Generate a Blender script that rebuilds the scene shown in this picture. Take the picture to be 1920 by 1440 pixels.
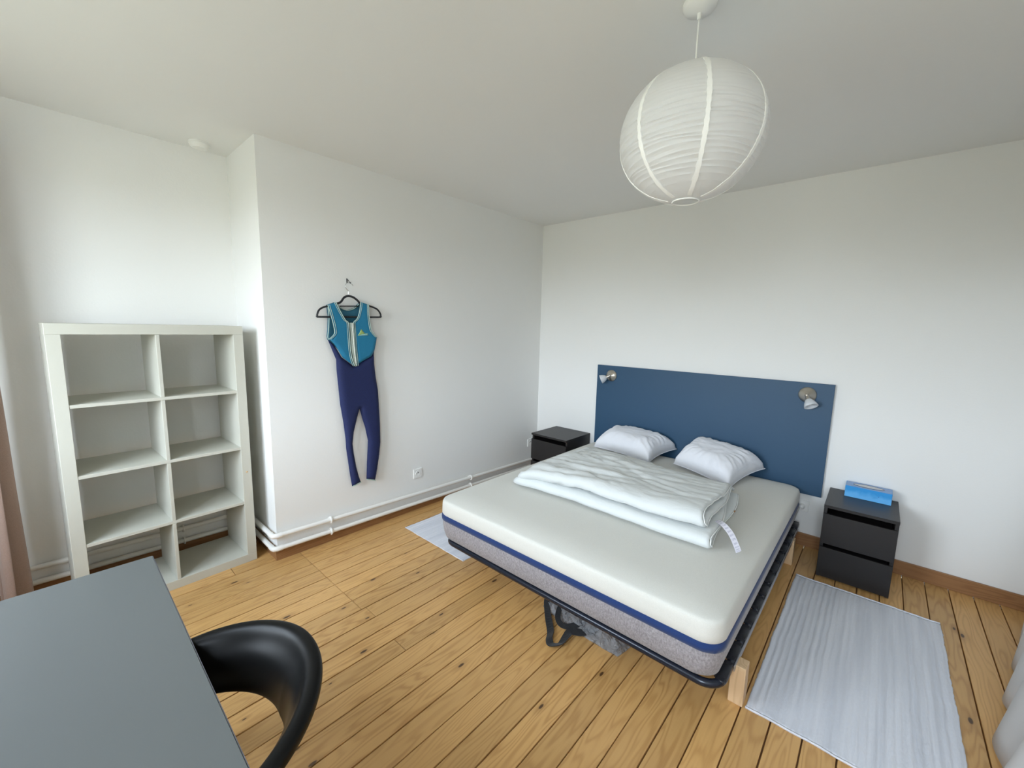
import bpy, bmesh, math, random
from math import sin, cos, pi, radians, sqrt
from mathutils import Vector, Matrix, noise
from mathutils.geometry import delaunay_2d_cdt
random.seed(7)
S = bpy.context.scene
COL = S.collection
for o in list(bpy.data.objects): bpy.data.objects.remove(o)

# ------------------------------------------------------------------ camera
yaw, pitch, roll = 0.7278, -0.1355, 0.0229
F = Vector((-sin(yaw)*cos(pitch), cos(yaw)*cos(pitch), sin(pitch)))
R0 = Vector((cos(yaw), sin(yaw), 0)); U0 = R0.cross(F)
R1 = cos(roll)*R0 + sin(roll)*U0; U1 = -sin(roll)*R0 + cos(roll)*U0
cam = bpy.data.cameras.new('camera'); co = bpy.data.objects.new('camera', cam); COL.objects.link(co)
co.matrix_world = Matrix(((R1.x,U1.x,-F.x,2.7658),(R1.y,U1.y,-F.y,-3.5402),(R1.z,U1.z,-F.z,1.5169),(0,0,0,1)))
cam.sensor_width = 36; cam.lens = 36*777.94/1920; cam.clip_start = 0.02
S.camera = co

# ------------------------------------------------------------------ world, light, exposure
W = bpy.data.worlds.new('world'); S.world = W; W.use_nodes = True
nt = W.node_tree; nt.nodes.clear()
tc = nt.nodes.new('ShaderNodeTexCoord'); sx = nt.nodes.new('ShaderNodeSeparateXYZ')
rp = nt.nodes.new('ShaderNodeValToRGB'); bg = nt.nodes.new('ShaderNodeBackground'); ow = nt.nodes.new('ShaderNodeOutputWorld')
mr = nt.nodes.new('ShaderNodeMapRange'); mr.inputs[1].default_value = -1; mr.inputs[2].default_value = 1
nt.links.new(tc.outputs['Generated'], sx.inputs[0]); nt.links.new(sx.outputs['Z'], mr.inputs[0])
nt.links.new(mr.outputs[0], rp.inputs[0]); nt.links.new(rp.outputs[0], bg.inputs[0]); nt.links.new(bg.outputs[0], ow.inputs[0])
e = rp.color_ramp.elements
e[0].position = 0.0; e[0].color = (.16,.17,.135,1)
e[1].position = 1.0; e[1].color = (.66,.81,1,1)
a = e.new(.49); a.color = (.20,.212,.175,1)
a = e.new(.53); a.color = (.83,.92,1,1)
bg.inputs[1].default_value = 23.0
def portal(x0,x1,z0,z1,y):
    l = bpy.data.lights.new('window_portal','AREA'); l.shape = 'RECTANGLE'; l.size = x1-x0; l.size_y = z1-z0
    l.cycles.is_portal = True
    o = bpy.data.objects.new('window_portal', l); COL.objects.link(o)
    o.location = ((x0+x1)/2, y, (z0+z1)/2); o.rotation_euler = (radians(90),0,0)   # faces +y
WIN = [(0.22,1.60,0.92,2.38),(2.45,3.42,0.92,2.38)]
YW = -4.40
for (x0,x1,z0,z1) in WIN: portal(x0,x1,z0,z1,YW-.26)
S.view_settings.view_transform = 'Standard'; S.view_settings.look = 'None'
S.view_settings.exposure = 0.0; S.view_settings.gamma = 1.0; S.view_settings.use_curve_mapping = False
S.cycles.use_denoising = True
S.cycles.max_bounces = 14; S.cycles.diffuse_bounces = 10; S.cycles.glossy_bounces = 5; S.cycles.transmission_bounces = 8
S.cycles.caustics_reflective = False; S.cycles.caustics_refractive = False
S.cycles.sample_clamp_indirect = 8

# ------------------------------------------------------------------ materials
class NT:
    def __init__(s, name):
        s.m = bpy.data.materials.new(name); s.m.use_nodes = True; s.t = s.m.node_tree
        s.b = s.t.nodes['Principled BSDF']
    def n(s, typ, **kw):
        x = s.t.nodes.new('ShaderNode'+typ)
        for k,v in kw.items():
            if k in ('operation','blend_type','data_type','feature','noise_dimensions','wave_type'): setattr(x,k,v)
            else: x.inputs[k].default_value = v
        return x
    def l(s, a, b): s.t.links.new(a, b)
    def math(s, op, a, b=None, c=None):
        x = s.t.nodes.new('ShaderNodeMath'); x.operation = op
        for i,v in enumerate((a,b,c)):
            if v is None: continue
            if isinstance(v,(int,float)): x.inputs[i].default_value = v
            else: s.l(v, x.inputs[i])
        return x.outputs[0]
    def mix(s, fac, c1, c2, bt='MIX'):
        x = s.t.nodes.new('ShaderNodeMix'); x.data_type='RGBA'; x.blend_type=bt
        for i,v in ((0,fac),(6,c1),(7,c2)):
            if isinstance(v,(int,float)): x.inputs[i].default_value = v
            elif isinstance(v,tuple): x.inputs[i].default_value = v if len(v)==4 else (*v,1)
            else: s.l(v, x.inputs[i])
        return x.outputs[2]
    def bump(s, h, strength=.3, dist=.01):
        x = s.t.nodes.new('ShaderNodeBump'); x.inputs['Strength'].default_value=strength; x.inputs['Distance'].default_value=dist
        s.l(h, x.inputs['Height']); s.l(x.outputs[0], s.b.inputs['Normal'])
    def coords(s, scale=(1,1,1), kind='Object', loc=None):
        t = s.t.nodes.new('ShaderNodeTexCoord'); m = s.t.nodes.new('ShaderNodeMapping'); m.inputs['Scale'].default_value = scale
        s.l(t.outputs[kind], m.inputs[0]); return m.outputs[0]
def setp(b, col=None, rough=None, metal=None, **kw):
    if col is not None: b.inputs['Base Color'].default_value = (*col,1)
    if rough is not None: b.inputs['Roughness'].default_value = rough
    if metal is not None: b.inputs['Metallic'].default_value = metal
    for k,v in kw.items(): b.inputs[k].default_value = v
def plain(name, col, rough=.5, metal=0, nscale=None, nstr=.1, ndist=.002, var=0, stretch=(1,1,1), **kw):
    m = NT(name); setp(m.b, col, rough, metal, **kw)
    if nscale:
        nz = m.n('TexNoise', Scale=nscale, Detail=4.0); m.l(m.coords(stretch), nz.inputs['Vector'])
        m.bump(nz.outputs['Fac'], nstr, ndist)
        if var:
            c2 = tuple(max(0,c*(1-var)) for c in col); m.l(m.mix(nz.outputs['Fac'], c2, tuple(min(1,c*(1+var)) for c in col)), m.b.inputs['Base Color'])
    return m.m
M = {}
M['wall'] = plain('wall_paint', (.80,.80,.785), .75, nscale=90, nstr=.25, ndist=.002)
M['ceiling'] = plain('ceiling_paint', (.80,.80,.785), .85, nscale=60, nstr=.15, ndist=.002)
M['pipe'] = plain('pipe_paint', (.80,.79,.76), .35, nscale=30, nstr=.3, ndist=.002)
M['shelf'] = plain('cream_laminate', (.53,.525,.46), .42, nscale=8, nstr=.03)
M['white_plastic'] = plain('white_plastic', (.82,.82,.80), .3, nscale=50, nstr=.02)
M['dark_hole'] = plain('dark_plastic', (.03,.03,.03), .5, nscale=50, nstr=.02)
M['desk'] = plain('grey_desk_laminate', (.095,.102,.10), .34, nscale=300, nstr=.04, ndist=.001, **{'Specular IOR Level':.5})
M['desk_edge'] = plain('desk_edge', (.10,.10,.12), .4, nscale=100, nstr=.03)
M['chair'] = plain('black_moulded_plastic', (.004,.004,.004), .36, nscale=400, nstr=.04, ndist=.0005, **{'Specular IOR Level':.14})
M['black_metal'] = plain('black_metal', (.012,.013,.018), .33, .0, nscale=60, nstr=.04)
M['frame_metal'] = plain('blue_black_tube', (.012,.016,.028), .25, .2, nscale=60, nstr=.04)
M['black_wood'] = plain('black_brown_veneer', (.013,.011,.011), .42, nscale=40, nstr=.12, ndist=.001, stretch=(1,12,1))
M['headboard'] = plain('blue_board', (.015,.062,.128), .5, nscale=60, nstr=.10, ndist=.001, var=.08, stretch=(1,1,10))
M['brushed'] = plain('brushed_nickel', (.62,.58,.52), .28, 1.0, nscale=200, nstr=.04)
M['frosted'] = plain('frosted_glass', (.75,.78,.82), .5, nscale=60, nstr=.02, **{'Transmission Weight':.25})
M['steel'] = plain('steel', (.7,.7,.7), .2, 1.0, nscale=60, nstr=.02)
M['silver'] = plain('silver_rail', (.45,.46,.48), .35, .8, nscale=60, nstr=.02)
M['pine_leg'] = None

def wood(name, base, dark, light, rough=.42, knots=True, axis='y', bumps=.15, scale=1.0, rnd=True):
    m = NT(name)
    geo = m.t.nodes.new('ShaderNodeNewGeometry'); oi = m.t.nodes.new('ShaderNodeObjectInfo')
    off = m.t.nodes.new('ShaderNodeVectorMath'); off.operation='ADD'
    cmb = m.t.nodes.new('ShaderNodeCombineXYZ')
    if rnd:
        m.l(m.math('MULTIPLY', oi.outputs['Random'], 37.0), cmb.inputs[1]); m.l(m.math('MULTIPLY', oi.outputs['Random'], 5.7), cmb.inputs[0])
    m.l(geo.outputs['Position'], off.inputs[0]); m.l(cmb.outputs[0], off.inputs[1])
    P = off.outputs[0]
    if axis != 'y':
        sp = m.t.nodes.new('ShaderNodeSeparateXYZ'); cb = m.t.nodes.new('ShaderNodeCombineXYZ'); m.l(P, sp.inputs[0])
        order = {'x':(1,0,2),'z':(0,2,1)}[axis]
        for i,k in enumerate(order): m.l(sp.outputs[k], cb.inputs[i])
        P = cb.outputs[0]
    def mp(sc):
        k = m.t.nodes.new('ShaderNodeMapping'); k.inputs['Scale'].default_value = tuple(x*scale for x in sc); m.l(P, k.inputs[0]); return k.outputs[0]
    # slow warp of the growth rings along the board
    w = m.n('TexNoise', Scale=1.0, Detail=2.0); m.l(mp((9,1.1,9)), w.inputs['Vector'])
    f = m.n('TexNoise', Scale=1.0, Detail=3.0); m.l(mp((160,3.5,160)), f.inputs['Vector'])
    col = None
    rings = m.math('SINE', m.math('MULTIPLY', m.math('ADD', w.outputs['Fac'], m.math('MULTIPLY', f.outputs['Fac'], .02)), 95.0))
    rings = m.math('MULTIPLY_ADD', rings, .5, .5)
    rings = m.math('POWER', rings, 2.2)
    amt = m.n('TexNoise', Scale=1.0, Detail=1.0); m.l(mp((7,1.8,7)), amt.inputs['Vector'])
    g = m.math('MULTIPLY', rings, m.math('MULTIPLY', amt.outputs['Fac'], .66))
    g = m.math('ADD', g, m.math('MULTIPLY', f.outputs['Fac'], .25))
    col = m.mix(g, light, dark)
    if rnd:
        tint = m.mix(oi.outputs['Random'], (.87,.86,.84), (1.07,1.05,1.02)); col = m.mix(1.0, col, tint, 'MULTIPLY')
    if knots:
        v = m.n('TexVoronoi', Scale=1.0); v.feature='F1'; v.voronoi_dimensions='2D'; v.inputs['Randomness'].default_value = 1.0
        m.l(mp((9.6,3.6,3)), v.inputs['Vector'])
        d = v.outputs['Distance']
        sel = m.t.nodes.new('ShaderNodeSeparateColor'); m.l(v.outputs['Color'], sel.inputs[0])
        on = m.math('GREATER_THAN', sel.outputs[0], .75)
        size = m.math('MULTIPLY_ADD', sel.outputs[1], .055, .030)
        k1 = m.math('SUBTRACT', 1.0, m.math('DIVIDE', d, size)); k1 = m.math('MULTIPLY', m.math('MAXIMUM', k1, 0), 3.0); k1 = m.math('MINIMUM', k1, 1.0)
        k1 = m.math('MULTIPLY', k1, on)
        halo = m.math('MAXIMUM', m.math('SUBTRACT', 1.0, m.math('DIVIDE', d, m.math('MULTIPLY', size, 3.6))), 0)
        halo = m.math('MULTIPLY', m.math('MULTIPLY', halo, on), .55)
        col = m.mix(halo, col, tuple(c*.75 for c in dark))
        col = m.mix(m.math('MULTIPLY', k1, .9), col, (.05,.022,.010))
    m.l(col, m.b.inputs['Base Color']); m.b.inputs['Roughness'].default_value = rough
    m.bump(g, bumps, .002)
    return m.m
M['plank'] = wood('pine_floorboard', None, (.37,.175,.048), (.67,.405,.160), rough=.36)
M['skirting'] = wood('skirting_wood', None, (.17,.075,.028), (.32,.16,.065), rough=.5, knots=False, rnd=False)
M['skirting_x'] = wood('skirting_wood_x', None, (.17,.075,.028), (.32,.16,.065), rough=.5, knots=False, axis='x', rnd=False)
M['pine_leg'] = wood('raw_pine', None, (.50,.32,.17), (.72,.52,.32), rough=.6, axis='z', knots=False)
M['slat'] = wood('beech_slat', None, (.46,.30,.15), (.66,.47,.26), rough=.5, axis='x', knots=False)

def fabric(name, c1, c2, scale=350, rough=.9, stretch=(1,1,1), b=.35, dist=.001, sheen=.2, wr=None, mixpow=1):
    m = NT(name); nz = m.n('TexNoise', Scale=scale, Detail=3.0, Roughness=.7); m.l(m.coords(stretch), nz.inputs['Vector'])
    mrn = m.t.nodes.new('ShaderNodeMapRange'); mrn.inputs[1].default_value=.3; mrn.inputs[2].default_value=.7; m.l(nz.outputs['Fac'], mrn.inputs[0])
    m.l(m.mix(mrn.outputs[0], c1, c2), m.b.inputs['Base Color']); m.b.inputs['Roughness'].default_value = rough
    m.b.inputs['Sheen Weight'].default_value = sheen
    h = nz.outputs['Fac']
    if wr:
        w = m.n('TexNoise', Scale=wr[0], Detail=4.0, Distortion=1.2); m.l(m.coords(wr[1]), w.inputs['Vector'])
        h = m.math('ADD', m.math('MULTIPLY', h, wr[3]), m.math('MULTIPLY', w.outputs['Fac'], wr[2]))
    m.bump(h, b, dist)
    return m.m
M['mat_top'] = fabric('cream_knit', (.56,.55,.50), (.63,.62,.575), 220, b=.3, stretch=(1,2.5,2.5))
M['mat_band'] = fabric('blue_mesh_band', (.003,.020,.095), (.005,.032,.14), 500, b=.3)
M['mat_base'] = fabric('grey_melange', (.18,.165,.175), (.37,.345,.36), 150, b=.35, stretch=(1,1,.6))
M['duvet'] = fabric('white_cotton', (.60,.625,.62), (.65,.67,.665), 500, b=.55, dist=.006, wr=(11,(1,2.6,1.5),1.0,.04))
M['pillow'] = fabric('white_pillow_cotton', (.74,.75,.80), (.78,.79,.84), 500, b=.5, dist=.005, wr=(13,(1,1,1),1.0,.04))
M['seam'] = plain('white_piping', (.86,.87,.86), .6, nscale=300, nstr=.2)
M['label'] = None
M['brown_curtain'] = fabric('dusty_brown_curtain', (.30,.205,.165), (.36,.25,.205), 260, b=.3)
M['teal'] = fabric('teal_neoprene', (.006,.145,.27), (.008,.18,.33), 300, rough=.75, b=.2, sheen=.02)
M['teal_dark'] = fabric('dark_teal_lining', (.010,.09,.15), (.014,.12,.19), 300, rough=.7, b=.2)
M['navy'] = fabric('navy_neoprene', (.004,.009,.055), (.007,.016,.09), 220, rough=.8, b=.25, sheen=.0)
M['trim'] = plain('pale_green_trim', (.42,.55,.50), .5, nscale=200, nstr=.1)
M['zip'] = plain('grey_zip_tape', (.30,.34,.30), .5, nscale=200, nstr=.1)
M['zipper_metal'] = plain('zip_metal', (.75,.77,.72), .35, .5, nscale=200, nstr=.1)
M['logo'] = plain('logo_print', (.30,.42,.14), .5, nscale=200, nstr=.1)
M['logo2'] = plain('logo_print_grey', (.25,.45,.42), .5, nscale=200, nstr=.1)
M['strap'] = fabric('black_webbing', (.005,.005,.006), (.012,.012,.014), 400, b=.3)
M['seat_pad'] = plain('black_seat', (.010,.010,.010), .5, nscale=100, nstr=.05)
def paper():
    m = NT('rice_paper'); setp(m.b, (.86,.86,.87), .8)
    nz = m.n('TexNoise', Scale=45.0, Detail=4.0); m.l(m.coords((1,1,3)), nz.inputs['Vector']); m.bump(nz.outputs['Fac'], .15, .004)
    tr = m.t.nodes.new('ShaderNodeBsdfTranslucent'); tr.inputs[0].default_value = (.9,.9,.88,1)
    mx = m.t.nodes.new('ShaderNodeMixShader'); mx.inputs[0].default_value = .38
    m.l(m.b.outputs[0], mx.inputs[1]); m.l(tr.outputs[0], mx.inputs[2]); m.l(mx.outputs[0], m.t.nodes['Material Output'].inputs[0])
    return m.m
M['paper'] = paper()
M['paper_seam'] = plain('paper_seam', (.92,.92,.90), .8, nscale=80, nstr=.1)
def sheer():
    m = NT('white_sheer'); setp(m.b, (.88,.88,.88), .9)
    nz = m.n('TexNoise', Scale=300.0, Detail=2.0); m.l(m.coords(), nz.inputs['Vector']); m.bump(nz.outputs['Fac'], .2, .001)
    tr = m.t.nodes.new('ShaderNodeBsdfTranslucent'); tr.inputs[0].default_value = (.85,.86,.88,1)
    tp = m.t.nodes.new('ShaderNodeBsdfTransparent')
    mx = m.t.nodes.new('ShaderNodeMixShader'); mx.inputs[0].default_value = .45
    m.l(m.b.outputs[0], mx.inputs[1]); m.l(tr.outputs[0], mx.inputs[2])
    m2 = m.t.nodes.new('ShaderNodeMixShader'); m2.inputs[0].default_value = .12
    m.l(mx.outputs[0], m2.inputs[1]); m.l(tp.outputs[0], m2.inputs[2]); m.l(m2.outputs[0], m.t.nodes['Material Output'].inputs[0])
    return m.m
M['sheer'] = sheer()
def bag():
    m = NT('crumpled_clear_plastic'); setp(m.b, (.50,.52,.54), .18, **{'Transmission Weight':.35,'IOR':1.3})
    v = m.n('TexNoise', Scale=22.0, Detail=5.0, Distortion=2.0); m.l(m.coords(), v.inputs['Vector']); m.bump(v.outputs['Fac'], 1.0, .05); m.l(m.mix(v.outputs['Fac'], (.30,.33,.37), (.98,.98,1.0)), m.b.inputs['Base Color'])
    tp = m.t.nodes.new('ShaderNodeBsdfTransparent'); mx = m.t.nodes.new('ShaderNodeMixShader'); mx.inputs[0].default_value=.45
    m.l(m.b.outputs[0], mx.inputs[1]); m.l(tp.outputs[0], mx.inputs[2]); m.l(mx.outputs[0], m.t.nodes['Material Output'].inputs[0])
    return m.m
M['bag'] = bag()
def rugm():
    m = NT('white_rag_weave')
    nz = m.n('TexNoise', Scale=1.0, Detail=3.0); m.l(m.coords((150,60,1)), nz.inputs['Vector'])
    st = m.n('TexNoise', Scale=1.0, Detail=2.0); m.l(m.coords((24,1.0,1)), st.inputs['Vector'])
    s1 = m.t.nodes.new('ShaderNodeMapRange'); s1.inputs[1].default_value=.38; s1.inputs[2].default_value=.62; m.l(st.outputs['Fac'], s1.inputs[0])
    c = m.mix(s1.outputs[0], (.65,.67,.73), (.76,.775,.83)); c = m.mix(m.math('MULTIPLY', nz.outputs['Fac'], .35), c, (.56,.58,.66))
    m.l(c, m.b.inputs['Base Color']); m.b.inputs['Roughness'].default_value=.95; m.bump(nz.outputs['Fac'], .5, .003)
    return m.m
M['rug'] = rugm()
def tissuem():
    m = NT('printed_card'); t = m.coords((1,1,1))
    sp = m.t.nodes.new('ShaderNodeSeparateXYZ'); m.l(t, sp.inputs[0])
    nz = m.n('TexNoise', Scale=22.0, Detail=2.0); m.l(t, nz.inputs['Vector'])
    h = m.math('ADD', sp.outputs[2], m.math('MULTIPLY', nz.outputs['Fac'], .05))
    s1 = m.t.nodes.new('ShaderNodeMapRange'); s1.inputs[1].default_value=.050; s1.inputs[2].default_value=.075; m.l(h, s1.inputs[0])
    c = m.mix(s1.outputs[0], (.13,.45,.85), (.03,.30,.70))
    v = m.n('TexVoronoi', Scale=38.0); m.l(t, v.inputs['Vector'])
    dot = m.math('LESS_THAN', v.outputs['Distance'], .13); band = m.math('GREATER_THAN', sp.outputs[2], .032); c = m.mix(m.math('MULTIPLY', m.math('MULTIPLY', dot, band), .8), c, (.01,.05,.32))
    m.l(c, m.b.inputs['Base Color']); m.b.inputs['Roughness'].default_value=.35
    return m.m
M['tissue_card'] = tissuem()
M['tissue_top'] = plain('tissue_box_top', (.20,.34,.62), .35, nscale=30, nstr=.05, var=.2)
M['film'] = plain('clear_film', (.60,.60,.62), .3, nscale=60, nstr=.2)
def carelabel():
    m = NT('care_label_print'); setp(m.b, (.80,.79,.88), .8)
    t = m.coords(kind='UV'); sp = m.t.nodes.new('ShaderNodeSeparateXYZ'); m.l(t, sp.inputs[0])
    w = m.math('SINE', m.math('MULTIPLY', sp.outputs[1], 75.0)); l1 = m.math('GREATER_THAN', w, .1)
    nz = m.n('TexNoise', Scale=14.0, Detail=3.0); m.l(t, nz.inputs['Vector']); l2 = m.math('GREATER_THAN', nz.outputs['Fac'], .44)
    i1 = m.math('MULTIPLY', m.math('GREATER_THAN', sp.outputs[0], .15), m.math('LESS_THAN', sp.outputs[0], .85))
    m.l(m.mix(m.math('MULTIPLY', m.math('MULTIPLY', m.math('MULTIPLY', l1, l2), i1), .5), (.80,.79,.88), (.35,.35,.48)), m.b.inputs['Base Color'])
    return m.m
M['label'] = carelabel()
def glass():
    m = NT('window_glass'); tp = m.t.nodes.new('ShaderNodeBsdfTransparent'); gl = m.t.nodes.new('ShaderNodeBsdfGlossy'); gl.inputs['Roughness'].default_value=0
    mx = m.t.nodes.new('ShaderNodeMixShader'); mx.inputs[0].default_value=.06
    m.l(tp.outputs[0], mx.inputs[1]); m.l(gl.outputs[0], mx.inputs[2]); m.l(mx.outputs[0], m.t.nodes['Material Output'].inputs[0]); return m.m
M['glass'] = glass()

# ------------------------------------------------------------------ mesh helpers
class G:
    def __init__(s): s.v=[]; s.f=[]; s.uv=None
    def add(s, vs, fs):
        n=len(s.v); s.v += [tuple(v) for v in vs]; s.f += [tuple(i+n for i in f) for f in fs]; return s
    def box(s, a, b, bev=0, seg=2, M_=None):
        bm = bmesh.new(); bmesh.ops.create_cube(bm, size=1)
        for v in bm.verts:
            v.co = Vector([(a[i]+b[i])/2 + v.co[i]*(b[i]-a[i]) for i in range(3)])
        if bev: bmesh.ops.bevel(bm, geom=bm.edges[:], offset=bev, segments=seg, affect='EDGES', profile=.5)
        if M_: bmesh.ops.transform(bm, matrix=M_, verts=bm.verts)
        bm.verts.index_update(); s.add([v.co[:] for v in bm.verts], [[v.index for v in f.verts] for f in bm.faces]); bm.free(); return s
    def loft(s, rings, closed=True, caps=True, loop=False):
        n=len(rings[0]); vs=[p for r in rings for p in r]; fs=[]; m=len(rings)
        for i in range(m if loop else m-1):
            i2=(i+1)%m
            for j in range(n if closed else n-1):
                k=(j+1)%n; fs.append((i*n+j, i*n+k, i2*n+k, i2*n+j))
        if caps and closed and not loop: fs.append(tuple(range(n-1,-1,-1))); fs.append(tuple((m-1)*n+j for j in range(n)))
        return s.add(vs, fs)
    def tube(s, path, r, n=10, caps=True, loop=False, flat=None, up=None):
        P=[Vector(p) for p in path]; rings=[]; m=len(P); prev=None
        for i,p in enumerate(P):
            if loop: t=(P[(i+1)%m]-P[i-1])
            else: t=(P[min(i+1,m-1)]-P[max(i-1,0)])
            t.normalize()
            if up is not None: a=Vector(up).cross(t)
            elif prev is None: a=t.orthogonal()
            else: a=prev-t*prev.dot(t)
            if a.length<1e-6: a=t.orthogonal()
            a.normalize(); prev=a; b=t.cross(a)
            ra=r[i] if isinstance(r,(list,tuple)) else r; rb=ra if flat is None else flat
            rings.append([p+a*ra*cos(2*pi*k/n)+b*rb*sin(2*pi*k/n) for k in range(n)])
        return s.loft(rings, caps=caps, loop=loop)
    def lathe(s, prof, c=(0,0,0), n=24, axis=None, caps=True):
        rings=[]
        Q=Matrix.Identity(3) if axis is None else Vector((0,0,1)).rotation_difference(Vector(axis)).to_matrix()
        for r,z in prof: rings.append([Vector(c)+Q@Vector((r*cos(2*pi*k/n), r*sin(2*pi*k/n), z)) for k in range(n)])
        return s.loft(rings, caps=caps)
    def mesh(s, name):
        me=bpy.data.meshes.new(name); me.from_pydata([tuple(v) for v in s.v],[],s.f); me.update()
        bm=bmesh.new(); bm.from_mesh(me); bmesh.ops.recalc_face_normals(bm, faces=bm.faces); bm.to_mesh(me); bm.free(); return me
def obj(name, g, mat, parent=None, smooth=False, world=True, auto=None):
    me = g.mesh(name) if isinstance(g, G) else g
    if mat: me.materials.append(mat)
    o = bpy.data.objects.new(name, me); COL.objects.link(o)
    if parent is not None:
        if world: me.transform(parent_world(parent).inverted())
        o.parent = parent
    if smooth: me.shade_smooth()
    if auto:
        me.shade_smooth(); me.set_sharp_from_angle(angle=radians(auto))
    return o
def parent_world(p):
    m = p.matrix_basis.copy()
    while p.parent: p = p.parent; m = p.matrix_basis @ m
    return m
def thing(name, label, cat, loc=(0,0,0), rz=0, group=None):
    o = bpy.data.objects.new(name, None); COL.objects.link(o); o.location = loc; o.rotation_euler = (0,0,rz)
    o.matrix_basis = Matrix.Translation(loc) @ Matrix.Rotation(rz,4,'Z'); o.empty_display_size=.1
    o['label']=label; o['category']=cat
    if group: o['group']=group
    return o
def tag(o, label, cat, group=None):
    o['label']=label; o['category']=cat
    if group: o['group']=group
    return o
def struct(o, label=None):
    o['kind']='structure'
    if label: o['label']=label
    return o
def copy_tree(o, parent=None):
    c=o.copy(); COL.objects.link(c)
    if parent: c.parent=parent
    for ch in list(o.children): copy_tree(ch, c)
    return c
def smoothpath(pts, n=6, loop=False):
    P=[Vector(p) for p in pts]; out=[]; m=len(P)
    rng = range(m if loop else m-1)
    for i in rng:
        p0=P[(i-1)%m] if loop else P[max(i-1,0)]; p1=P[i]; p2=P[(i+1)%m]; p3=P[(i+2)%m] if loop else P[min(i+2,m-1)]
        for k in range(n):
            t=k/n; out.append(.5*((2*p1)+(p2-p0)*t+(2*p0-5*p1+4*p2-p3)*t*t+(3*p1-p0-3*p2+p3)*t**3))
    if not loop: out.append(P[-1])
    return out
def inpoly(p, poly):
    c=False; j=len(poly)-1
    for i in range(len(poly)):
        a,b=poly[i],poly[j]
        if (a[1]>p[1])!=(b[1]>p[1]) and p[0]<(b[0]-a[0])*(p[1]-a[1])/(b[1]-a[1])+a[0]: c=not c
        j=i
    return c
def bdist(p, poly):
    d=9
    for i in range(len(poly)):
        a=Vector(poly[i]); b=Vector(poly[(i+1)%len(poly)]); ab=b-a; t=max(0,min(1,(Vector(p)-a).dot(ab)/max(ab.length_squared,1e-9)))
        d=min(d,(a+ab*t-Vector(p)).length)
    return d
def puff(poly, step, T, spread, place, base=0.0, back=True):
    """a padded panel: outline poly in 2-D, thickness T rounded off over spread, place(a,b,h) -> 3-D"""
    poly=[tuple(p) for p in poly]; out=[]
    for i in range(len(poly)):
        a=Vector(poly[i]); b=Vector(poly[(i+1)%len(poly)]); k=max(1,int((b-a).length/step))
        for j in range(k): out.append(tuple(a.lerp(b,j/k)))
    nb=len(out); xs=[p[0] for p in poly]; ys=[p[1] for p in poly]; pts=list(out)
    y=min(ys); r=0
    while y<max(ys):
        x=min(xs)+(r%2)*step/2
        while x<max(xs):
            if inpoly((x,y),poly) and bdist((x,y),poly)>step*.45: pts.append((x,y))
            x+=step
        y+=step*.87; r+=1
    vs,_,fs,_,_,_ = delaunay_2d_cdt([Vector(p) for p in pts],[(i,(i+1)%nb) for i in range(nb)],[tuple(range(nb))],1,1e-6)
    g=G(); top=[]
    for p in vs:
        d=min(bdist(p,poly)/spread,1); h=T*sqrt(max(0,1-(1-d)**2)); top.append(place(p[0],p[1],base+h))
    g.add(top,[f for f in fs])
    if back:
        n=len(vs); g.v += [place(p[0],p[1],base-.0015) for p in vs]; g.f += [tuple(reversed([i+n for i in f])) for f in fs]
        # close the rim
        cnt={}
        for f in fs:
            for i in range(len(f)):
                e_=(f[i],f[(i+1)%len(f)]); cnt[e_]=1
        for (a,b) in list(cnt):
            if (b,a) not in cnt: g.f.append((b,a,a+n,b+n))
    return g

# ------------------------------------------------------------------ the setting
H=2.563; XR=3.60; XREC=-.53; YRET=-2.664
def slab(name, a, b, mat, **k): return struct(obj(name, G().box(a,b), mat))
slab('wall_back', (-.53,0,-.02),(XR+.2,.2,H+.1), M['wall'])
slab('wall_left', (XREC,YRET,-.02),(0,0,H+.05), M['wall'])
slab('wall_left_recess', (XREC-.2,YW-.3,-.02),(XREC,.2,H+.1), M['wall'])
slab('wall_right', (XR,YW-.3,-.02),(XR+.2,0,H+.1), M['wall'])
slab('ceiling', (XREC-.2,YW-.3,H),(XR+.2,.2,H+.15), M['ceiling'])
g=G(); (a0,a1,z0,z1),(b0,b1,_,_)=WIN; y0,y1=YW-.25,YW
g.box((XREC,y0,-.02),(a0,y1,H)); g.box((a1,y0,-.02),(b0,y1,H)); g.box((b1,y0,-.02),(XR,y1,H))
for (x0,x1) in ((a0,a1),(b0,b1)): g.box((x0,y0,-.02),(x1,y1,z0)); g.box((x0,y0,z1),(x1,y1,H))
bm=bmesh.new(); me=g.mesh('wall_front'); bm.from_mesh(me); bmesh.ops.remove_doubles(bm, verts=bm.verts, dist=1e-4); bm.to_mesh(me); bm.free()
struct(obj('wall_front', me, M['wall']))
for i,(x0,x1,z0,z1) in enumerate(WIN):
    w=struct(obj('window_%d'%(i+1), G().box((x0,YW-.20,z0),(x0+.05,YW-.14,z1),.004).box((x1-.05,YW-.20,z0),(x1,YW-.14,z1),.004).box((x0,YW-.20,z0),(x1,YW-.14,z0+.05),.004).box((x0,YW-.20,z1-.05),(x1,YW-.14,z1),.004), M['white_plastic']))
    xm=(x0+x1)/2
    obj('mullion', G().box((xm-.035,YW-.2,z0+.04),(xm+.035,YW-.14,z1-.04),.004), M['white_plastic'], w)
    for (u0,u1) in ((x0+.045,xm-.03),(xm+.03,x1-.045)): obj('pane', G().box((u0,YW-.175,z0+.045),(u1,YW-.168,z1-.045)), M['glass'], w)
    obj('window_sill', G().box((x0-.02,YW-.14,z0-.025),(x1+.02,YW+.03,z0),.005), M['white_plastic'], w)

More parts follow.
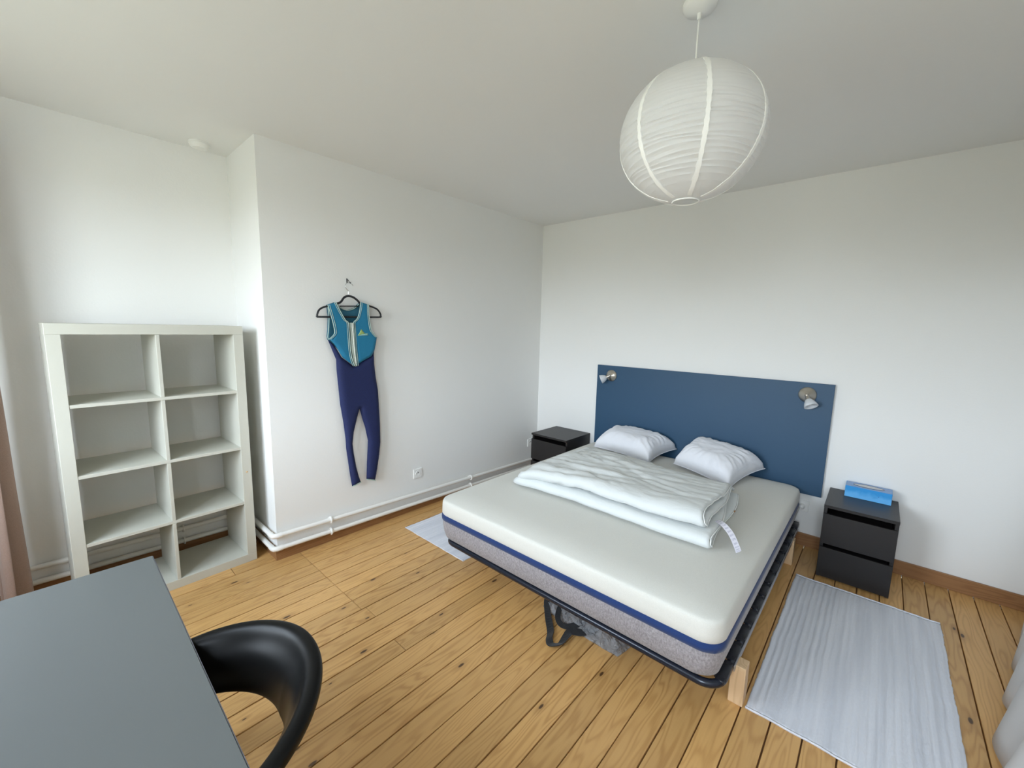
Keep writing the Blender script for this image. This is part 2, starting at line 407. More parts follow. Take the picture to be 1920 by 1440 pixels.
# floor: every board its own piece
fl=struct(obj('floor', G().box((XREC,YW,-.06),(XR,0,-.022)), M['skirting']))
PW=.1036; OFF=-.003
JT={}
rj=random.Random(3)
k0=int((XREC-OFF)/PW)-1
for k in range(k0, 37):
    xa=OFF+k*PW; xb=xa+PW
    xa=max(xa,XREC); xb=min(xb,XR)
    if xb-xa<.01: continue
    if k<=7: js=[-2.535]
    elif k==8: js=[-2.512]
    elif k in(9,10): js=[]
    elif k==11: js=[-2.535]
    else: js=[rj.uniform(-3.2,-.8)] if rj.random()<.25 and k>24 else []
    if k<0: js=[-2.9]
    ys=[YW]+js+[0 if xb>0 else YRET]
    if ys[-1]<=ys[-2]: ys=[YW,YRET]
    for ya,yb in zip(ys[:-1],ys[1:]):
        gp=.0032+.0016*rj.random(); dz=rj.uniform(-.0006,.0006)
        obj('plank', G().box((xa+gp,ya+.0012,-.021),(xb-.0008,yb-.0012,dz),.0012,1), M['plank'], fl)
# skirting boards
g=G(); d=.012
g.add([(0,YRET-d,0),(d,YRET-d,0),(d,0,0),(0,0,0),(0,YRET-d,.078),(d,YRET-d,.078),(d,0,.032),(0,0,.032)],[(0,1,2,3),(4,5,6,7),(0,1,5,4),(1,2,6,5),(2,3,7,6),(3,0,4,7)])
struct(obj('baseboard_left', g, M['skirting']))
struct(obj('baseboard_return', G().box((XREC+d,YRET-d,0),(0,YRET,.078),.001), M['skirting_x']))
struct(obj('baseboard_recess', G().box((XREC,YW,0),(XREC+d,YRET-d,.078),.001), M['skirting']))
struct(obj('baseboard_back', G().box((0+d,-.014,0),(XR,0,.092),.003), M['skirting_x']))
struct(obj('baseboard_right', G().box((XR-.014,YW,0),(XR,-.014,.092),.003), M['skirting']))

# heating pipes with their elbows and clips
def heat_pipe(zr, zc, ze, yend, label, grp):
    t=thing('heating_pipe', label, 'pipe', (.032,YRET-.03,0))
    r=.0145
    path=[(XREC+.024,YW+.002,zr+.012),(XREC+.024,YRET-.06,zr),(XREC+.03,YRET-.038,zr),(XREC+.05,YRET-.03,zr),(-.03,YRET-.030,zc),(.012,YRET-.030,zc),(.028,YRET-.022,zc),(.032,YRET-.002,zc)]
    L=[(.032,YRET+(yend-YRET)*i/10,zc+(ze-zc)*i/10+random.uniform(-.001,.001)) for i in range(1,11)]
    g=G(); g.tube(path+L, r, 12); obj('pipe_run', g, M['pipe'], t, auto=50)
    g=G(); g.tube([(-.02,YRET-.030,zc),(.008,YRET-.031,zc),(.024,YRET-.026,zc),(.033,YRET-.010,zc),(.032,YRET+.02,zc)], r+.0025, 12); obj('elbow', g, M['pipe'], t, auto=50)
    for yc in ((-2.33,-1.02) ):
        zz=zc+(ze-zc)*(yc-YRET)/(yend-YRET)
        g=G(); g.tube([(.032,yc-.0035,zz),(.032,yc+.0035,zz)], r+.010, 14); g.box((.0,yc-.005,zz-.006),(.03,yc+.005,zz+.006)); obj('pipe_clip', g, M['pipe'], t, auto=50)
    yc=-3.05; g=G(); g.tube([(XREC+.024,yc-.004,zr+.003),(XREC+.024,yc+.004,zr+.003)], r+.010, 14); g.box((XREC,yc-.005,zr-.004),(XREC+.024,yc+.005,zr+.009)); obj('pipe_clip', g, M['pipe'], t, auto=50)
    return t
heat_pipe(.170,.176,.100,-.004,'upper of two white heating pipes running round the chimney corner','pipes')
heat_pipe(.088,.090,.030,-.018,'lower of two white heating pipes, just above the brown skirting','pipes')

# sockets
def socket(cx, cy, cz, nrm, label, plug=False):
    t=thing('wall_socket', label, 'socket', (cx,cy,cz))
    n=Vector(nrm); s_=Vector((0,0,1)).cross(n)
    def bx(w,h,d0,d1,bev=0,off=0):
        a=Vector((cx,cy,cz))+n*d0-s_*w/2+s_*off-Vector((0,0,h/2)); b=Vector((cx,cy,cz))+n*d1+s_*w/2+s_*off+Vector((0,0,h/2))
        return G().box([min(a[i],b[i]) for i in range(3)],[max(a[i],b[i]) for i in range(3)],bev)
    obj('faceplate', bx(.080,.080,0,.009,.003), M['white_plastic'], t)
    g=G(); g.lathe([(.0215,.009),(.0215,.0115),(.019,.0115),(.0185,.0095)],(cx,cy,cz),20,n); obj('socket_ring', g, M['white_plastic'], t, auto=40)
    if not plug:
        g=G(); 
        for q in (-.0095,.0095): g.lathe([(.0028,.0093),(.0028,.0103)],Vector((cx,cy,cz))+s_*q,8,n)
        g.lathe([(.0024,.0093),(.0024,.019),(.0012,.0205)],Vector((cx,cy,cz+.009)),8,n)
        o=obj('pin_hole', g, M['dark_hole'], t); o['kind']='stuff'
    else:
        c=Vector((cx,cy,cz))
        g=G(); g.lathe([(.018,.0116),(.0185,.030),(.013,.042),(.006,.045)],c,18,n); obj('plug', g, M['white_plastic'], t, auto=50)
        g=G(); g.tube(smoothpath([c+n*.040,c+n*.055+Vector((-.005,0,-.01)),c+n*.05+Vector((-.02,0,-.06)),c+n*.03+Vector((-.05,0,-.14)),c+n*.02+Vector((-.12,0,-.20))],5), .0035, 8); obj('plug_cord', g, M['white_plastic'], t, smooth=True)
    return t
socket(0,-1.588,.306,(1,0,0),'white wall socket above the pipes beside the hanging wetsuit')
socket(0,-.127,.285,(1,0,0),'white wall socket half hidden behind the corner nightstand')
socket(2.445,0,.292,(0,-1,0),'white wall socket with a plug in it, below the headboard',True)

# ------------------------------------------------------------------ bed frame
MX0,MX1,MY0,MY1=.775,2.435,-1.987,-.06
FZ=.190
def rrect(x0,x1,y0,y1,r,n=7):
    P=[]
    for cx,cy,a0 in ((x1-r,y1-r,0),(x0+r,y1-r,90),(x0+r,y0+r,180),(x1-r,y0+r,270)):
        for i in range(n+1):
            a=radians(a0+90*i/n); P.append((cx+r*cos(a),cy+r*sin(a)))
    return P
bed=thing('bed_frame','dark metal slatted bed frame on pale wooden legs, under the mattress','bed',(1.62,-1.02,0))
fx0,fx1,fy0,fy1=.822,2.434,-1.957,-.055
g=G(); pp=[(x,y,FZ-.0175) for x,y in rrect(fx0,fx1,fy0,fy1,.075,8)]
# densify the straight sides a little is unnecessary; square-ish tube
rings=[]
m_=len(pp)
for i in range(m_):
    p=Vector(pp[i]); t=(Vector(pp[(i+1)%m_])-Vector(pp[i-1])).normalized(); a_=t.cross(Vector((0,0,1)))
    rings.append([p+a_*(.017*sgn(cos(q))*abs(cos(q))**.6)+Vector((0,0,.0165*sgn(sin(q))*abs(sin(q))**.6)) for q in [2*pi*k/14 for k in range(14)]] if False else [p+a_*.0165*cos(2*pi*k/14)+Vector((0,0,.0165*sin(2*pi*k/14))) for k in range(14)])
g.loft(rings, loop=True); obj('frame_tube', g, M['frame_metal'], bed, smooth=True)
g=G().box((1.628,fy0+.01,FZ-.034),(1.662,fy1-.01,FZ-.010),.004); obj('centre_rail', g, M['frame_metal'], bed)
g=G().box((2.449,fy0+.16,FZ-.034),(2.4535,fy1-.10,FZ-.008),.001); obj('side_rail', g, M['silver'], bed)
ns=13
for i in range(ns):
    y=fy0+.10+i*(fy1-fy0-.18)/(ns-1)
    for (xa,xb) in ((fx0+.012,1.640),(1.650,2.410)):
        mid=(xa+xb)/2; rings=[]
        for q in range(7):
            x=xa+(xb-xa)*q/6; zz=FZ-.002-.0+.0*q
            rings.append([(x,y-.026,zz-.008),(x,y+.026,zz-.008),(x,y+.026,zz),(x,y-.026,zz)])
        obj('slat', G().loft(rings), M['slat'], bed)
for i in range(ns):
    y=fy0+.10+i*(fy1-fy0-.18)/(ns-1)
    for sx_ in (2.424,.836):
        g=G().box((sx_-.022,y-.044,FZ-.020),(sx_+.026,y+.044,FZ+.0005),.006,2); g.box((sx_-.012,y-.066,FZ-.010),(sx_+.022,y+.066,FZ-.001),.003,1)
        obj('slat_holder', g, M['black_metal'], bed, auto=40)
for (x0,x1,y0,y1) in ((2.434,2.490,-1.775,-1.712),(2.407,2.462,-.385,-.325),(.90,.958,-1.72,-1.655),(.90,.958,-.385,-.325)):
    obj('leg', G().box((x0,y0,0),(x1,y1,FZ-.018),.003,2), M['pine_leg'], bed)
g=G().box((1.617,-1.05,0),(1.673,-.99,FZ-.034),.003,2); obj('leg', g, M['pine_leg'], bed)

# ------------------------------------------------------------------ mattress
mt=thing('mattress','thick cream mattress with a blue band and grey sides on the bed','mattress',(1.6,-1.02,FZ+.007),0)
def matrings(prof, n=10):
    rings=[]
    for ins,z in prof:
        r=max(.085-ins*.3,.03)
        base=rrect(MX0+ins,MX1-ins,MY0+ins,MY1-ins,r,n); L=[]
        for i in range(len(base)):
            a=Vector(base[i]); b=Vector(base[(i+1)%len(base)]); L.append(a)
            if (b-a).length>.3:
                for q in range(1,24): L.append(a.lerp(b,q/24))
        rings.append([(p[0],p[1],z) for p in L])
    return rings
def wob(z,p): return z
zb=FZ+.009
g=G(); g.loft(matrings([(.045,FZ+.0015),(.026,FZ+.003),(.016,FZ+.014),(.006,zb+.045),(.001,zb+.085),(.003,.318)])); obj('base_cover', g, M['mat_base'], mt, auto=60)['label']='grey melange fabric side'
g=G(); g.loft(matrings([(.004,.315),(-.0035,.319),(-.005,.334),(-.0035,.348),(.004,.353)])); obj('side_band', g, M['mat_band'], mt, auto=60)['label']='royal blue band'
prof=[(.003,.351),(-.002,.360),(-.002,.385),(-.001,.415),(.001,.431),(.005,.4405),(.012,.4455),(.024,.4490),(.050,.4545),(.10,.4630)]
rings=matrings(prof); g=G()
n=len(rings[0]); g.loft(rings, caps=False)
# gently dished top surface from concentric rings
cx,cy=(MX0+MX1)/2,(MY0+MY1)/2; last=rings[-1]; rr=[]
for q in range(1,12):
    s_=1-q/12; rr.append([(cx+(p[0]-cx)*s_, cy+(p[1]-cy)*s_, .4630+.0015*noise.noise(Vector((p[0]*s_*3,p[1]*s_*3,q*.3)))) for p in last])
g2=G().loft([last]+rr, caps=False); 
g.add(g2.v,g2.f); nn=len(g.v); g.v.append((cx,cy,.4630)); st=nn-n
g.f += [(st+j, st+(j+1)%n, nn) for j in range(n)]
me=g.mesh('top_cover'); bm=bmesh.new(); bm.from_mesh(me); bmesh.ops.remove_doubles(bm,verts=bm.verts,dist=1e-5); bm.to_mesh(me); bm.free()
obj('top_cover', me, M['mat_top'], mt, smooth=True)['label']='cream knitted top'
ZT=.4645

# ------------------------------------------------------------------ duvet: one thick quilt folded over itself four times
dv=thing('duvet','white duvet folded in a long thick bundle across the mattress','duvet',(1.6,-1.1,ZT))
TH=.034
def yf(s): return -1.545+.055*s+.02*sin(s*5)      # front fold line, along x
def yb_(s): return -.625-.10*s-.02*sin(s*4)
def prof_at(s):
    f=yf(s); b=yb_(s); z=ZT+.020
    o=.048*s
    lift=.84+.20*min(1,s*2.2)+.06*sin(s*7)
    P=[(b+.05,z+.000),(b-.15,z),(f+.40,z),(f+.12,z+.000),(f+.035,z+.002),(f+.004,z+.016),(f+.008,z+.034),(f+.05,z+.045*lift),(f+.30,z+.046*lift),(b-.12,z+.040*lift),
       (b-.03,z+.046*lift),(b-.02,z+.058*lift),(b-.08,z+.066*lift),(f+.34,z+.084*lift),(f+.10+o,z+.084*lift),(f+.028+o,z+.070*lift),(f+.0+o,z+.084*lift),(f+.004+o,z+.108*lift),(f+.060+o,z+.124*lift),(f+.22,z+.124*lift),(f+.42,z+.113*lift),(b-.18,z+.096*lift),(b-.05,z+.070*lift),(b+.025,z+.036*lift),(b+.05,z+.018)]
    return P
NX=150; rings=[]
x0d,x1d=.985,2.235
def resample(P, n):
    P=[Vector(p) for p in smoothpath([(a,b,0) for a,b in P],4)]; L=[0]
    for i in range(1,len(P)): L.append(L[-1]+(P[i]-P[i-1]).length)
    out=[]; j=0
    for k in range(n):
        d_=L[-1]*k/(n-1)
        while j<len(L)-2 and L[j+1]<d_: j+=1
        t=(d_-L[j])/max(L[j+1]-L[j],1e-9); out.append(P[j].lerp(P[j+1],t))
    return out
NP=190
mid=[]
for i in range(NX+1):
    s=i/NX
    P=resample(prof_at(s),NP); row=[]
    for k,p in enumerate(P):
        q=k/(NP-1); y=p[0]; z=p[1]
        xs=x0d+(x1d-x0d)*s
        # left end is rounded off, right end runs slanted
        layer=(z-ZT)/.14
        xl=x0d-.0+.10*max(0,(layer-.15))**1.2*1.2+ .035*((y+1.1)/.45)**2*0
        xr=2.265-.10*(y-yf(1))/.9-.055*layer+.018*sin(q*23)
        x=xl+(xr-xl)*s
        ey=min(s/.07,1); squash=sqrt(max(0,1-(1-ey)**2))
        z2=ZT+.018+(z-ZT-.018)*(.42+.58*squash)
        y2=y+(.05*(1-squash)*(1 if y<-1.2 else -1))
        # creases fan out from the right-hand end and run along the bundle
        amp=.019*min(1,max(0,(q-.10)*4)) if q>.45 else .004
        u=Vector((x*1.7+y*1.0, (y-x*.30)*11.5, q*1.0))
        w=noise.noise(u)+.5*noise.noise(u*2.1+Vector((5,3,1)))
        w2=noise.noise(Vector((x*2.4-y*.8,(y+x*.30)*17,q)))
        w=.8*max(-.5,1-abs(w)*2.6)+.50*max(-.5,1-abs(w2)*3.0)
        c=noise.noise(Vector((x*3.2,y*4.5,2.0)))
        fr=.35+.65*(.5+.5*sin(s*3+1))
        z2+= amp*w*fr+ .007*c*(1 if q>.45 else .3)
        y2+= .006*noise.noise(Vector((x*6,z*25,7)))
        row.append(Vector((x,y2,z2)))
    mid.append(row)
# thick shell: offset to both sides of the mid surface
def shell(mid, th):
    n0=len(mid); n1=len(mid[0]); V=[]; Fc=[]
    for sgn_ in (1,-1):
        for i in range(n0):
            for k in range(n1):
                du=mid[min(i+1,n0-1)][k]-mid[max(i-1,0)][k]; dvv=mid[i][min(k+1,n1-1)]-mid[i][max(k-1,0)]
                nn_=du.cross(dvv)
                if nn_.length<1e-9: nn_=Vector((0,0,1))
                nn_.normalize()
                e1=min(i,n0-1-i)/3; e2=min(k,n1-1-k)/4; ed=min(1,e1,e2); tt=th/2*(.35+.65*sqrt(max(0,1-(1-ed)**2)))
                V.append(mid[i][k]+nn_*tt*sgn_)
    N_=n0*n1
    for i in range(n0-1):
        for k in range(n1-1):
            a_=i*n1+k; Fc.append((a_,a_+1,a_+n1+1,a_+n1)); Fc.append((a_+N_,a_+n1+N_,a_+n1+1+N_,a_+1+N_))
    for i in range(n0-1):
        for k in (0,n1-1):
            a_=i*n1+k; Fc.append((a_,a_+n1,a_+n1+N_,a_+N_))
    for k in range(n1-1):
        for i in (0,n0-1):
            a_=i*n1+k; Fc.append((a_,a_+1,a_+1+N_,a_+N_))
    return V,Fc
V_,F_=shell(mid,TH*.78)
zmin=ZT+.0005
V_=[Vector((v.x,v.y,max(v.z,zmin))) for v in V_]
g=G(); g.v=V_; g.f=F_
obj('folded_quilt', g, M['duvet'], dv, smooth=True)
# bright piping on the cut edge at the right-hand end
edge=[mid[NX][k]+Vector((.004,0,0)) for k in range(0,NP)]
g=G(); g.tube(edge[::2], .0028, 6); obj('edge_piping', g, M['seam'], dv, smooth=True)
# care label hanging out of the open end
lp=smoothpath([(2.215,-1.30,.548),(2.255,-1.335,.553),(2.300,-1.365,.530),(2.335,-1.395,.492),(2.352,-1.425,.4815)],6)
V=[];Fc=[]; 
for i,p in enumerate(lp):
    w=.017+.001*i/len(lp); tw=Vector((.42,.90,.10)).normalized()
    V+= [p-tw*w, p+tw*w]
me=bpy.data.meshes.new('care_label')
top=[v+Vector((0,0,.0006)) for v in V]; allv=[tuple(v) for v in top]+[tuple(v-Vector((0,0,.0010))) for v in V]; n=len(V)
fs=[]
for i in range(len(lp)-1): fs.append((2*i,2*i+1,2*i+3,2*i+2))
fs2=[tuple(j+n for j in reversed(f)) for f in fs]
me.from_pydata(allv,[],fs+fs2)
uv=me.uv_layers.new()
for poly in me.polygons:
    for li in poly.loop_indices:
        vi=me.loops[li].vertex_index%n; uv.data[li].uv=(vi%2, (vi//2)/(len(lp)-1))
obj('care_label', me, M['label'], dv)['label']='printed white care label'
g=G().box((2.262,-1.18,.570),(2.267,-1.165,.578),.001); obj('brown_tab', g, M['skirting'], dv)

# ------------------------------------------------------------------ pillows
def pillow(label, corners, zc, hgt, seed, grp, tilt=(0,0)):
    """corners: near-left, near-right, far-right, far-left on the mattress plane"""
    c=sum((Vector((x,y,0)) for x,y,_ in corners),Vector())/4
    t=thing('pillow', label, 'pillow', (c.x,c.y,ZT), 0)
    N=44; V=[[],[]]
    C4=[Vector(p) for p in corners]
    for side in (0,1):
        for i in range(N+1):
            for j in range(N+1):
                u=i/N; v=j/N
                a=u*2-1; b=v*2-1
                # pull the sides in so that the corners stick out as ears
                pin=.0
                uu=u-pin*a*(1-b*b)*.0; 
                a2=a*(1-.11*(1-b*b)**1.0*abs(a)**2) ; b2=b*(1-.11*(1-a*a)*abs(b)**2)
                s_,r_=(a2+1)/2,(b2+1)/2
                p=(C4[0]*(1-s_)*(1-r_)+C4[1]*s_*(1-r_)+C4[2]*s_*r_+C4[3]*(1-s_)*r_)
                prof=((1-abs(a)**3.6)*(1-abs(b)**3.4))
                prof=max(prof,0)**.44
                th=hgt*prof
                nz=noise.noise(Vector((a*2.2+seed,b*2.2,seed)))*.10+noise.noise(Vector((a*6,b*6+seed,3)))*.035
                ang=math.atan2(b,a); rad=sqrt(a*a+b*b)
                rip=sin(ang*22+seed+noise.noise(Vector((a*3,b*3,seed)))*5)*.045*max(0,rad-.45)*prof**.5*3
                mid_=p.z+.052*prof**.5+.006
                if side==0: z=mid_+th*.60*(1+nz+rip)
                else: z=mid_-th*.34*(1+nz)
                z=max(z, ZT+(.0016 if side==0 else .0006))
                V[side].append((p.x,p.y,z))
    n=(N+1)**2; fs=[]
    for i in range(N):
        for j in range(N):
            q=i*(N+1)+j; fs.append((q,q+N+1,q+N+2,q+1)); fs.append(tuple(x+n for x in (q,q+1,q+N+2,q+N+1)))
    ring=[i*(N+1) for i in range(N+1)]+[N*(N+1)+j for j in range(1,N+1)]+[i*(N+1)+N for i in range(N-1,-1,-1)]+[j for j in range(N-1,0,-1)]
    for i in range(len(ring)): a_,b_=ring[i],ring[(i+1)%len(ring)]; fs.append((a_,b_,b_+n,a_+n))
    g=G(); g.v=V[0]+V[1]; g.f=fs
    obj('cushion', g, M['pillow'], t, smooth=True)
    g=G(); g.tube([Vector(V[0][r_])+Vector((0,0,.0005)) for r_ in ring], .0024, 6, loop=True); obj('seam', g, M['pillow'], t, smooth=True)
    return t
pillow('plump white pillow nearer the corner, its front corner pointing down the bed',[(.905,-.325,ZT),(1.475,-.445,ZT+.01),(1.545,-.045,ZT+.055),(.93,-.04,ZT+.07)],.0,.165,1.3,'p')
pillow('white pillow with pointed corner ears, closest to the nightstand with the tissue box',[(1.630,-.345,ZT+.02),(2.085,-.560,ZT),(2.205,-.075,ZT+.055),(1.675,-.045,ZT+.115)],.0,.165,4.1,'p')

# ------------------------------------------------------------------ headboard and its two lamps
hb=thing('headboard','wide dark blue headboard panel on the wall behind the bed','headboard',(1.64,-.015,.387))
obj('board', G().box((.733,-.026,.387),(2.547,-.006,1.182),.0012,1), M['headboard'], hb)
g=G()
for x in (1.0,2.28): g.box((x-.02,-.006,.45),(x+.02,0,1.12))
o=obj('wall_batten', g, M['white_plastic'], hb); o['kind']='stuff'
def sconce(cx,cz,dirv,label):
    y0=-.026; c=Vector((cx,y0,cz)); t=thing('reading_lamp', label, 'lamp', (cx,y0,cz))
    n=Vector((0,-1,0))
    g=G(); g.lathe([(.054,0),(.054,.004),(.050,.009),(.032,.020),(.014,.030),(.009,.034)],c,36,n); obj('wall_rose', g, M['brushed'], t, auto=50)
    d_=Vector(dirv).normalized(); k=c+n*.034
    g=G(); g.lathe([(.004,-.012),(.011,-.006),(.013,0),(.011,.008),(.004,.013)],k,16,n); obj('swivel_joint', g, M['brushed'], t, smooth=True)
    g=G(); g.tube([k-d_*.004,k+d_*.020,k+d_*.040],[.010,.012,.013],16); obj('arm', g, M['brushed'], t, auto=50)
    g=G(); g.lathe([(.015,.032),(.022,.038),(.031,.054),(.038,.072),(.042,.088),(.039,.088),(.035,.072),(.028,.056),(.018,.044)],k,24,d_,caps=True); obj('lamp_shade', g, M['frosted'], t, smooth=True)['label']='frosted glass shade'
    g=G(); g.lathe([(.006,.044),(.012,.052),(.015,.062),(.012,.071),(.004,.075)],k,16,d_); obj('bulb', g, M['white_plastic'], t, smooth=True)
    return t
sconce(.885,1.090,(-.80,-.40,-.42),'nickel reading lamp at the headboard end nearest the room corner')
sconce(2.400,1.098,(.42,-.45,-.80),'nickel reading lamp at the headboard end above the tissue box')

# ------------------------------------------------------------------ nightstands (built once at the origin, then copied)
def nightstand(label, loc, rz, w,d,h):
    t=thing('nightstand', label, 'nightstand', loc, rz)
    K=dict(world=False)
    obj('top_panel', G().box((0,0,h-.018),(w,d,h),.0012,1), M['black_wood'], t, **K)
    for x in (0,w-.018): obj('side_panel', G().box((x,.019,0),(x+.018,d-.002,h-.018),.001,1), M['black_wood'], t, **K)
    obj('back_panel', G().box((.018,d-.012,.03),(w-.018,d-.004,h-.018)), M['black_wood'], t, **K)
    obj('plinth', G().box((.018,.045,0),(w-.018,.06,.045)), M['black_wood'], t, **K)
    dh=(h-.018-.034)/2
    z=.012
    for q in range(2):
        z0=z; z1=z0+dh-.020
        dr=obj('drawer', G().box((.001,0,z0),(w-.001,.018,z1),.0012,1), M['black_wood'], t, **K)
        obj('drawer_box', G().box((.024,.018,z0+.02),(w-.024,d-.03,z1-.02)), M['black_wood'], dr, **K)
        z=z0+dh+.004
    return t
nightstand('black two-drawer nightstand in the corner between wall and bed',(.262,-.425,0),0,.412,.42,.492)
nightstand('black two-drawer nightstand carrying a blue tissue box',(2.592,-.415,0),.005,.346,.395,.476)
# ------------------------------------------------------------------ tissue box
tb=thing('tissue_box','blue printed tissue box lying on top of a black nightstand','tissue box',(2.672,-.142,.4762),.0)
K=dict(world=False)
obj('carton', G().box((0,0,0),(.228,.115,.072),.0015,1), M['tissue_card'], tb, **K)
obj('lid_print', G().box((.003,.003,.0718),(.225,.112,.0728)), M['tissue_top'], tb, **K)
P=[(.114+.072*cos(a)*(1 if abs(cos(a))<.8 else 1.05), .0575+.030*sin(a)) for a in [2*pi*k/28 for k in range(28)]]
g=G(); g.loft([[(x,y,.0726) for x,y in P],[(x,y,.0738) for x,y in P]]); obj('opening_film', g, M['film'], tb, **K)
g=G(); g.tube([(x,y,.0738) for x,y in P], .0012, 5, loop=True); obj('opening_rim', g, M['dark_hole'], tb, smooth=True, **K)

# ------------------------------------------------------------------ shelf unit
sr=.044
sh=thing('shelf_unit','cream open cube shelf unit with eight compartments in the wall recess','shelf',(-.105,-2.752,0),sr)
# local: x to the back is -x, width runs along -y
def sb(name,y0,y1,x0,x1,z0,z1,bev=.0012): return obj(name, G().box((x0,y0,z0),(x1,y1,z1),bev,1), M['shelf'], sh, world=False)
Wd,Dp,Hh=.795,.365,1.488; fr=.051; th=.017
sb('side_panel',-fr,0,-Dp,0,fr,Hh-fr); sb('side_panel',-Wd,-Wd+fr,-Dp,0,fr,Hh-fr)
sb('top_panel',-Wd,0,-Dp,.0005,Hh-fr,Hh); sb('bottom_panel',-Wd,0,-Dp,.0005,0,fr)
ch=(Hh-2*fr-3*th)/4; cw=(Wd-2*fr-th)/2
for i in range(3):
    z=fr+ch*(i+1)+th*i; sb('shelf_board',-Wd+fr,-fr,-Dp,-.002,z,z+th)
for i in range(4):
    z=fr+(ch+th)*i; sb('divider',-fr-cw-th,-fr-cw,-Dp,-.002,z+.0003,z+ch-.0003)
g=G(); g.lathe([(.006,0),(.006,.0012),(.003,.002)],(0,-.026,.59),12,(1,0,0)); obj('screw_cap', g, M['slat'], sh, world=False)

# ------------------------------------------------------------------ desk
dk=thing('desk','grey topped desk standing against the window wall','desk',(1.7,-3.65,0),0)
obj('tabletop', G().box((1.030,-4.07,.712),(2.440,-3.367,.740),.0015,1), M['desk'], dk)
obj('edge_strip', G().box((1.030,-3.3672,.7135),(2.440,-3.3655,.7385)), M['desk_edge'], dk)
for x0 in (1.06,2.36):
    for y0 in (-3.44,-4.05):
        obj('leg', G().box((x0,y0,0),(x0+.05,y0+.05,.712),.003), M['silver'], dk)
obj('apron', G().box((1.11,-3.43,.65),(2.36,-3.41,.712),.002), M['silver'], dk)

# ------------------------------------------------------------------ chair with a wrap-around back
CX,CY=1.808,-3.425
chr_=thing('tub_chair','black moulded armchair with open curved back tucked under the desk','chair',(CX,CY,0),0)
rings=[]
NA=72
tilt=radians(-4)
for i in range(NA+1):
    u=i/NA*2-1                     # -1 left arm, 0 middle of the back, 1 right arm
    ang=radians(90)+u*radians(128)+tilt
    au=abs(u)
    zt=.775-.085*au**1.7           # rim height falls towards the arms
    hgt=.168*(1-.50*au**1.5)       # depth of the band
    Rt=.245-.010*(1-au); Rb=Rt-.045-.02*(1-au)
    tt=.019+.006*au
    ex=1.0+.06*(au**2)
    e_=min(1,(1-au)/.06); k_=sqrt(max(.02,1-(1-e_)**2))
    prof=[]
    # inner face down, outer face up, rolled rim on top
    zb_=zt-hgt
    pts=[(Rt+.014,zt-.012),(Rt+.010,zt-.003),(Rt,zt),(Rt-.012,zt-.003),(Rt-.022,zt-.014),(Rt-.030,zt-.035),(Rt-.034-.3*(Rt-Rb),zt-hgt*.4),(Rb-.006,zb_+hgt*.2),(Rb-.004,zb_+.006),(Rb+.004,zb_),(Rb+.013,zb_+.006),(Rb+.016,zb_+hgt*.2),(Rt-.010-.25*(Rt-Rb),zt-hgt*.4),(Rt+.006,zt-.045),(Rt+.014,zt-.026)]
    pm=(sum(p[0] for p in pts)/len(pts), sum(p[1] for p in pts)/len(pts))
    row=[]
    for r_,z_ in pts:
        r_=pm[0]+(r_-pm[0])*k_; z_=pm[1]+(z_-pm[1])*k_
        row.append((CX+r_*cos(ang)*1.0*ex, CY+r_*sin(ang)*1.02, z_))
    rings.append(row)
g=G().loft(rings); o=obj('backrest', g, M['chair'], chr_, smooth=True)
sm=o.modifiers.new('s','SUBSURF'); sm.levels=1; sm.render_levels=2
# seat shell, front arm supports
P=rrect(CX-.215,CX+.215,CY-.25,CY+.115,.10,8)
def seatring(k,z): return [(CX+(x-CX)*k, CY-.02+(y-CY+.02)*k, z) for x,y in P]
g=G().loft([seatring(.90,.405),seatring(.985,.412),seatring(1.0,.430),seatring(.99,.446),seatring(.94,.452),seatring(.6,.446),seatring(.1,.443)]); obj('seat', g, M['seat_pad'], chr_, smooth=True)
for s_ in (-1,1):
    a=rings[2 if s_>0 else -3]; c_=sum((Vector(p) for p in a),Vector())/len(a)
    c_=min([sum((Vector(p) for p in rings[q]),Vector())/len(rings[q]) for q in (3,-4)], key=lambda v:(v.x-CX)*-s_)
    g=G(); g.tube(smoothpath([c_+Vector((0,0,.005)),c_+Vector((s_*.004,-.02,-.06)),Vector((CX+s_*.225,c_.y-.02,.52)),Vector((CX+s_*.205,c_.y-.01,.43))],6), .017, 12); obj('armrest_support', g, M['chair'], chr_, smooth=True)
for sx_,sy_ in ((-1,1),(1,1),(-1,-1),(1,-1)):
    g=G(); g.tube([(CX+sx_*.15,CY-.07+sy_*.12,.412),(CX+sx_*.19,CY-.08+sy_*.17,0.0)],[.013,.009],12); obj('leg', g, M['black_metal'], chr_, smooth=True)

# ------------------------------------------------------------------ paper lantern
LX,LY,LZ=2.206,-2.044,2.160; RA,RB=.229,.206
ln=thing('paper_lantern','round white rice paper lantern hanging over the bed','lamp',(LX,LY,LZ))
NR=30; NSEG=96; rings=[]
rl=random.Random(5); ribs=[-.985+1.97*i/NR for i in range(NR+1)]
for i in range(1,NR): ribs[i]+=rl.uniform(-.010,.010)
def lring(t, shrink, i):
    # t in -1..1 along the height; bamboo rings are not quite level
    row=[]
    for k in range(NSEG):
        a=2*pi*k/NSEG
        tt=t+ (1-t*t)*(.018*sin(a*2+i*1.3)+.012*sin(a*3+i*.7))+.04*(1-t*t)*sin(a+.9)*(.3 if t>0 else 1)
        tt=max(-.992,min(.992,tt)); r=RA*sqrt(1-tt*tt)*(1-shrink*(1+.5*sin(a*9+i*2.1)))
        row.append((LX+r*cos(a),LY+r*sin(a),LZ+RB*tt))
    return row
